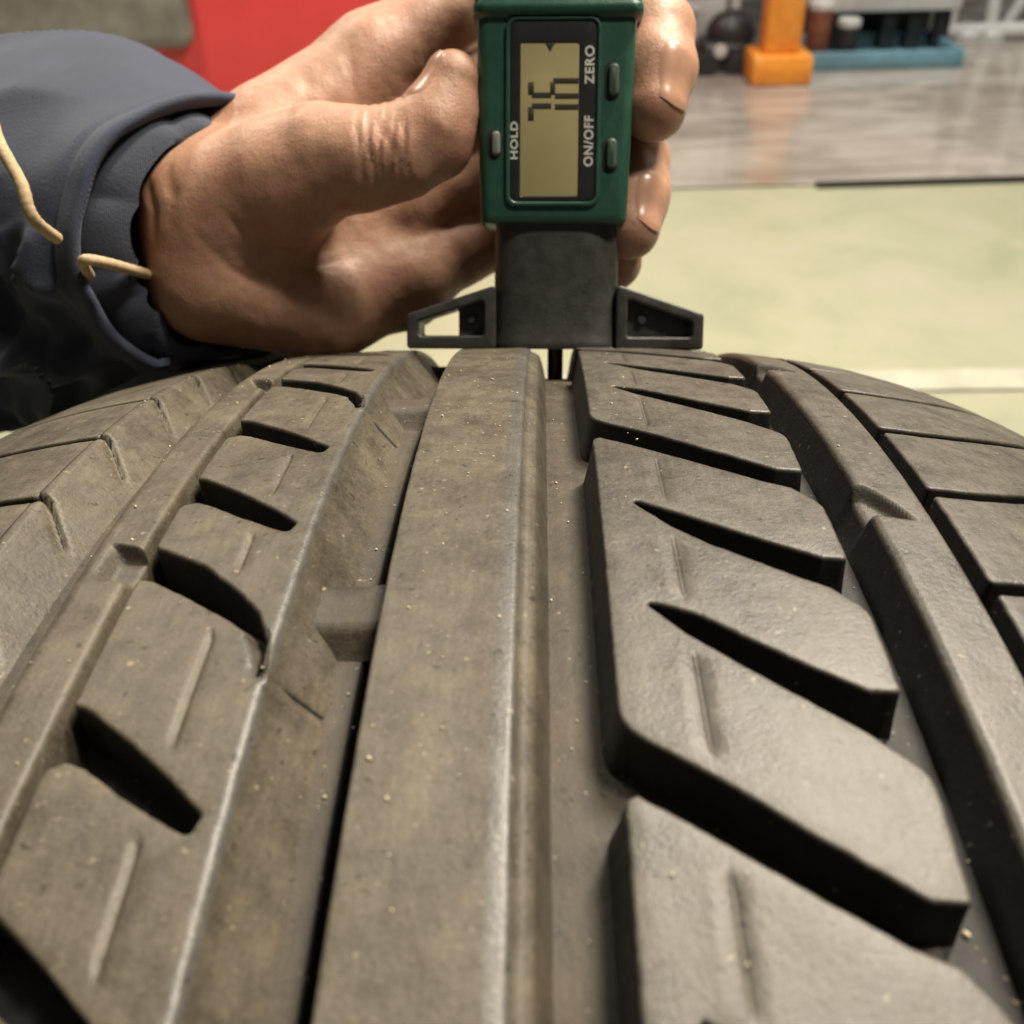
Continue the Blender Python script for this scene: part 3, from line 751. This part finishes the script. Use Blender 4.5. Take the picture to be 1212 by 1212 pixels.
def ifold(t, a, ca, sa):
    n = noise.noise
    q = a * 7 + 2.5 * n((t * .08, ca * 1.5, sa * 1.5)); return 2.2 * abs(math.sin(q)) - 1.0 + 2.4 * n((t * .06, ca * 2, sa * 2 + 4)) + 1.6 * math.sin(t * .35 + 2 * sa) * .5
sleeve('cuff', (-83.5, 25.5, -11.5), -3, 45, irad, M_LIN, ifold, person, 50, 200, 3., 8)

def tube(name, pts, r, mat, parent, n=12, sub=10):
    P = [Vector(p) for p in pts]; Q = []
    for i in range(len(P) - 1):
        p0 = P[max(0, i - 1)]; p1 = P[i]; p2 = P[i + 1]; p3 = P[min(len(P) - 1, i + 2)]
        for k in range(sub):
            t = k / sub; Q.append(.5 * ((2 * p1) + (p2 - p0) * t + (2 * p0 - 5 * p1 + 4 * p2 - p3) * t * t + (3 * p1 - p0 - 3 * p2 + p3) * t ** 3))
    Q.append(P[-1]); secs = []
    for i, q in enumerate(Q):
        d = (Q[min(i + 1, len(Q) - 1)] - Q[max(0, i - 1)]).normalized(); x = d.orthogonal().normalized() if i == 0 else (x - d * x.dot(d)).normalized(); y = d.cross(x)
        rr = r * (1 + .03 * math.sin(i * 1.9)); secs.append([tuple(q + x * rr * math.cos(a) + y * rr * math.sin(a)) for a in np.linspace(0, 2 * PI, n, endpoint=False)])
    return gpart(name, loft(secs), mat, parent, 60)
tube('drawcord', [(-126, 54, 22), (-119.5, 44, 32), (-113, 34, 36), (-111.6, 29, 36.5), (-110.9, 26, 34), (-111.4, 24, 25)], 1.35, M_CORD, person)
tube('drawcord', [(-108.5, 16.5, 16), (-106.2, 18.6, 24), (-104, 19.2, 26.5), (-101.5, 18.8, 21), (-99.5, 18, 13), (-98.5, 17.5, 6)], 1.25, M_CORD, person)

# ------------------------------------------------------------------ floor and background
def sheet(name, x0, x1, y0, y1, z, mat):
    return tag(link(name, mesh(name, [(x0, y0, z), (x1, y0, z), (x1, y1, z), (x0, y1, z)], [(0, 1, 2, 3)], False), mat), kind='structure')
t = NT('green_epoxy_floor'); c = t.pos(); n1 = t.noise(c, 5, 5, .65, .5); n2 = t.noise(c, 26, 4, .6)
base = t.ramp(n1, [(.3, (.29, .305, .20)), (.5, (.35, .35, .235)), (.7, (.385, .365, .28))])
base = t.mix(t.math('MULTIPLY', t.ramp(n2, [(.5, (0, 0, 0)), (.75, (1, 1, 1))]), .25), base, (.36, .40, .26))
t.set(Base_Color=base, Roughness=.42); M_EP = t.m
t = NT('grey_wet_floor'); c = t.scale(t.pos(), (1, 2.6, 1)); n1 = t.noise(c, 2.6, 5, .65, .8); n2 = t.noise(c, 9, 4, .6)
t.set(Base_Color=t.ramp(n1, [(.32, (.20, .175, .145)), (.52, (.33, .30, .26)), (.7, (.46, .43, .38))]), Roughness=t.ramp(n2, [(.35, (.05,) * 3), (.65, (.27,) * 3)])); t.bump(n2, .002, .4); M_GY = t.m
sheet('ground', -30, 30, -30, 30, 0, M_EP)
gy = link('grey_floor', mesh('grey_floor', [(-6, 2.045, .004), (6, 2.20, .004), (6, 16, .004), (-6, 16, .004)], [(0, 1, 2, 3)], False), M_GY); tag(gy, kind='structure')

tag(link('floor_joint', mesh('floor_joint', [(.60, 2.108, .008), (6, 2.235, .008), (6, 2.27, .008), (.60, 2.136, .008)], [(0, 1, 2, 3)], False), M_SHADE_DK), kind='structure')
M_STR = plain('pale_floor_band', (.43, .42, .335), .5, 0, .14, 14)  # slightly paler band across the green floor
sheet('floor_stripe', -6, 6, 1.20, 1.262, .004, M_STR)
M_OR = NT('orange_paint'); c = M_OR.pos(); n = M_OR.noise(c, 30, 5, .7)
M_OR.set(Base_Color=M_OR.ramp(n, [(.3, (.62, .20, .02)), (.6, (.78, .30, .035)), (.78, (.60, .36, .16))]), Roughness=.4); M_OR = M_OR.m
M_RED = plain('red_paint', (.60, .045, .050), .16, 0, .06, 8)
M_GRP = plain('grey_panel', (.16, .155, .13), .3, 0, .45, 9)
M_GREY = plain('grey_steel', (.42, .42, .40), .4, 0, .15, 12)
M_PALE = plain('pale_steel', (.55, .55, .52), .4, 0, .12, 15)
M_DK = plain('black_steel', (.022, .022, .024), .4, 0, .3, 20)
M_BR = plain('brown_tin', (.16, .055, .030), .4, 0, .3, 40)
M_BLUE = plain('blue_plastic', (.13, .26, .32), .4, 0, .15, 20)
def boxm(x0, x1, y0, y1, z0, z1, bev=.006, seg=2):
    bm = bmesh.new(); bmesh.ops.create_cube(bm, size=1, matrix=Matrix.Translation(((x0 + x1) / 2, (y0 + y1) / 2, (z0 + z1) / 2)) @ Matrix.Diagonal((x1 - x0, y1 - y0, z1 - z0, 1)))
    if bev: bmesh.ops.bevel(bm, geom=bm.edges[:], offset=bev, segments=seg, affect='EDGES', profile=.5)
    return bm
def wpart(name, bm, mat, root, smooth=True):
    me = bm_mesh(name, bm, smooth); sharp(me, 40); o = link(name, me, mat, root)
    o.location = -root.location; return o
def lathe(prof, x, y, z, n=32):
    V = []; Fc = []
    for r, h in prof:
        for k in range(n): a = 2 * PI * k / n; V.append((x + r * math.cos(a), y + r * math.sin(a), z + h))
    for i in range(len(prof) - 1):
        for k in range(n): j = (k + 1) % n; Fc.append((i * n + k, i * n + j, (i + 1) * n + j, (i + 1) * n + k))
    Fc.append(tuple(range(n))[::-1]); Fc.append(tuple((len(prof) - 1) * n + k for k in range(n)))
    bm = bmesh.new(); vs = [bm.verts.new(v) for v in V]
    for f in Fc: bm.faces.new([vs[i] for i in f])
    return bm
# orange post
Z0 = .004
op = empty('orange_post', (.70, 3.10, Z0)); tag(op, 'orange painted square post on a wider square foot on the grey floor', 'post')
wpart('foot', boxm(.615, .785, 3.02, 3.19, Z0, .085, .01), M_OR, op)
wpart('column', boxm(.648, .752, 3.05, 3.155, .085, 1.5, .012), M_OR, op)
wpart('cap', boxm(.64, .76, 3.042, 3.163, 1.5, 1.515, .004), M_OR, op)
# grey drawer cabinet
dc = empty('drawer_cabinet', (.42, 3.5, Z0)); tag(dc, 'low grey steel drawer cabinet with a pale corner post left of the orange post', 'cabinet')
wpart('carcass', boxm(.14, .60, 3.42, 3.9, Z0 + .02, .92, .01), M_GREY, dc)
for k in range(6):
    d = wpart('drawer', boxm(.155, .585, 3.398, 3.42, .05 + k * .145, .18 + k * .145, .006), M_GREY, dc)
    h = wpart('handle', boxm(.24, .50, 3.375, 3.397, .145 + k * .145, .16 + k * .145, .004), M_PALE, d); h.location = (0, 0, 0)
wpart('corner_post', boxm(.602, .628, 3.39, 3.43, Z0, .95, .005), M_PALE, dc)
# black trolley jack
tj = empty('trolley_jack', (.56, 3.27, Z0)); tag(tj, 'low black trolley jack with round steel hub beside the orange post', 'jack')
wpart('frame', boxm(.49, .63, 3.2, 3.36, .03, .09, .02, 3), M_DK, tj)
bm = bmesh.new(); bmesh.ops.create_uvsphere(bm, u_segments=24, v_segments=12, radius=1, matrix=Matrix.Translation((.585, 3.28, .10)) @ Matrix.Diagonal((.075, .06, .07, 1))); wpart('hump', bm, M_DK, tj)
for x in (.505, .60):
    bm = lathe([(.02, 0), (.034, .003), (.034, .027), (.02, .03)], 0, 0, 0); bm.transform(Matrix.Translation((x, 3.2, .036)) @ Matrix.Rotation(PI / 2, 4, 'X')); wpart('wheel', bm, M_DK, tj)
bm = lathe([(.008, 0), (.019, .002), (.019, .01), (.008, .012)], 0, 0, 0); bm.transform(Matrix.Translation((.545, 3.196, .07)) @ Matrix.Rotation(PI / 2, 4, 'X')); wpart('hub', bm, M_PALE, tj)
# grey machine on black legs, blue tray
tr = empty('tray', (1.02, 3.33, Z0)); tag(tr, 'shallow blue plastic tray on the floor under the pale grey bench', 'tray')
wpart('bottom', boxm(.80, 1.26, 3.22, 3.5, Z0, .02, .004), M_BLUE, tr)
for a in ((.80, 1.26, 3.205, 3.222), (.80, 1.26, 3.498, 3.515), (.783, .80, 3.205, 3.515), (1.26, 1.277, 3.205, 3.515)): wpart('side', boxm(*a, Z0, .055, .006), M_BLUE, tr)
bn = empty('bench', (1.05, 3.5, Z0)); tag(bn, 'pale grey steel bench with black legs right of the orange post', 'bench')
wpart('cabinet', boxm(.86, 1.30, 3.36, 3.9, .135, .85, .012), M_PALE, bn)
for x in (.93, 1.10, 1.18, 1.265): wpart('leg', boxm(x - .022, x + .022, 3.40, 3.44, .021, .135, .004), M_DK, bn)
wpart('back_panel', boxm(.87, 1.29, 3.6, 3.62, .022, .134, .003), M_DK, bn)
for i, (x, r, h, mt, lb_) in enumerate(((.855, .036, .135, M_BR, 'brown tin with a pale lid standing beside the orange post'), (.945, .034, .085, M_DK, 'short dark tin with a pale lid in the blue tray'))):
    cn = empty('tin', (x, 3.30, .021)); tag(cn, lb_, 'tin')
    wpart('body', lathe([(r * .96, 0), (r, .004), (r, h), (r * .96, h + .003)], x, 3.30, .021), mt, cn)
    wpart('lid', lathe([(r * .9, h + .003), (r * 1.02, h + .005), (r * 1.02, h + .022), (r * .9, h + .026)], x, 3.30, .021), M_PALE, cn)
# pale pipe rack at right
pr = empty('pipe_rack', (1.52, 3.75, Z0)); tag(pr, 'pale metal frame of pipes on splayed feet at the far right', 'rack')
def pipe(a, b, r):
    a, b = Vector(a), Vector(b); d = b - a; bm = bmesh.new()
    bmesh.ops.create_cone(bm, cap_ends=True, segments=16, radius1=r, radius2=r, depth=d.length, matrix=Matrix.Translation((a + b) / 2) @ d.to_track_quat('Z', 'Y').to_matrix().to_4x4()); return bm
for a, b, r in (((1.36, 3.62, .03), (1.42, 3.75, .9), .022), ((1.50, 3.62, .03), (1.48, 3.75, .9), .022), ((1.34, 3.60, .03), (1.72, 3.60, .03), .026), ((1.58, 3.7, .02), (1.80, 3.7, .5), .02), ((1.66, 3.66, .03), (1.66, 3.72, .9), .02)): wpart('pipe', pipe(a, b, r), M_PALE, pr)
for x in (1.42, 1.50, 1.66): wpart('foot', lathe([(.05, 0), (.05, .02), (.03, .04), (.02, .05)], x, 3.61, Z0), M_PALE, pr)
# red bodywork at left with a dark rounded panel
rd = empty('red_car', (-.9, 2.6, 0)); tag(rd, 'glossy red car bodywork with a rounded dark grey panel behind the navy sleeve', 'car')
bm = boxm(-2.6, -.03, 2.5, 4.3, .06, 1.0, .05, 5); wpart('body', bm, M_RED, rd)
bm = boxm(-2.3, -.80, 2.442, 2.52, .245, .80, .036, 5); wpart('panel', bm, M_GRP, rd)
wpart('skirt', boxm(-2.5, -.12, 2.53, 4.2, .03, .058, .01), M_DK, rd)
for x, y in ((-2.0, 2.75), (-.55, 2.75), (-2.0, 4.0), (-.55, 4.0)):
    bm = lathe([(.10, 0), (.17, .01), (.18, .04), (.18, .15), (.17, .18), (.10, .19)], 0, 0, 0); bm.transform(Matrix.Translation((x + .09, y, .18)) @ Matrix.Rotation(-PI / 2, 4, 'Y')); wpart('wheel', bm, M_DK, rd)
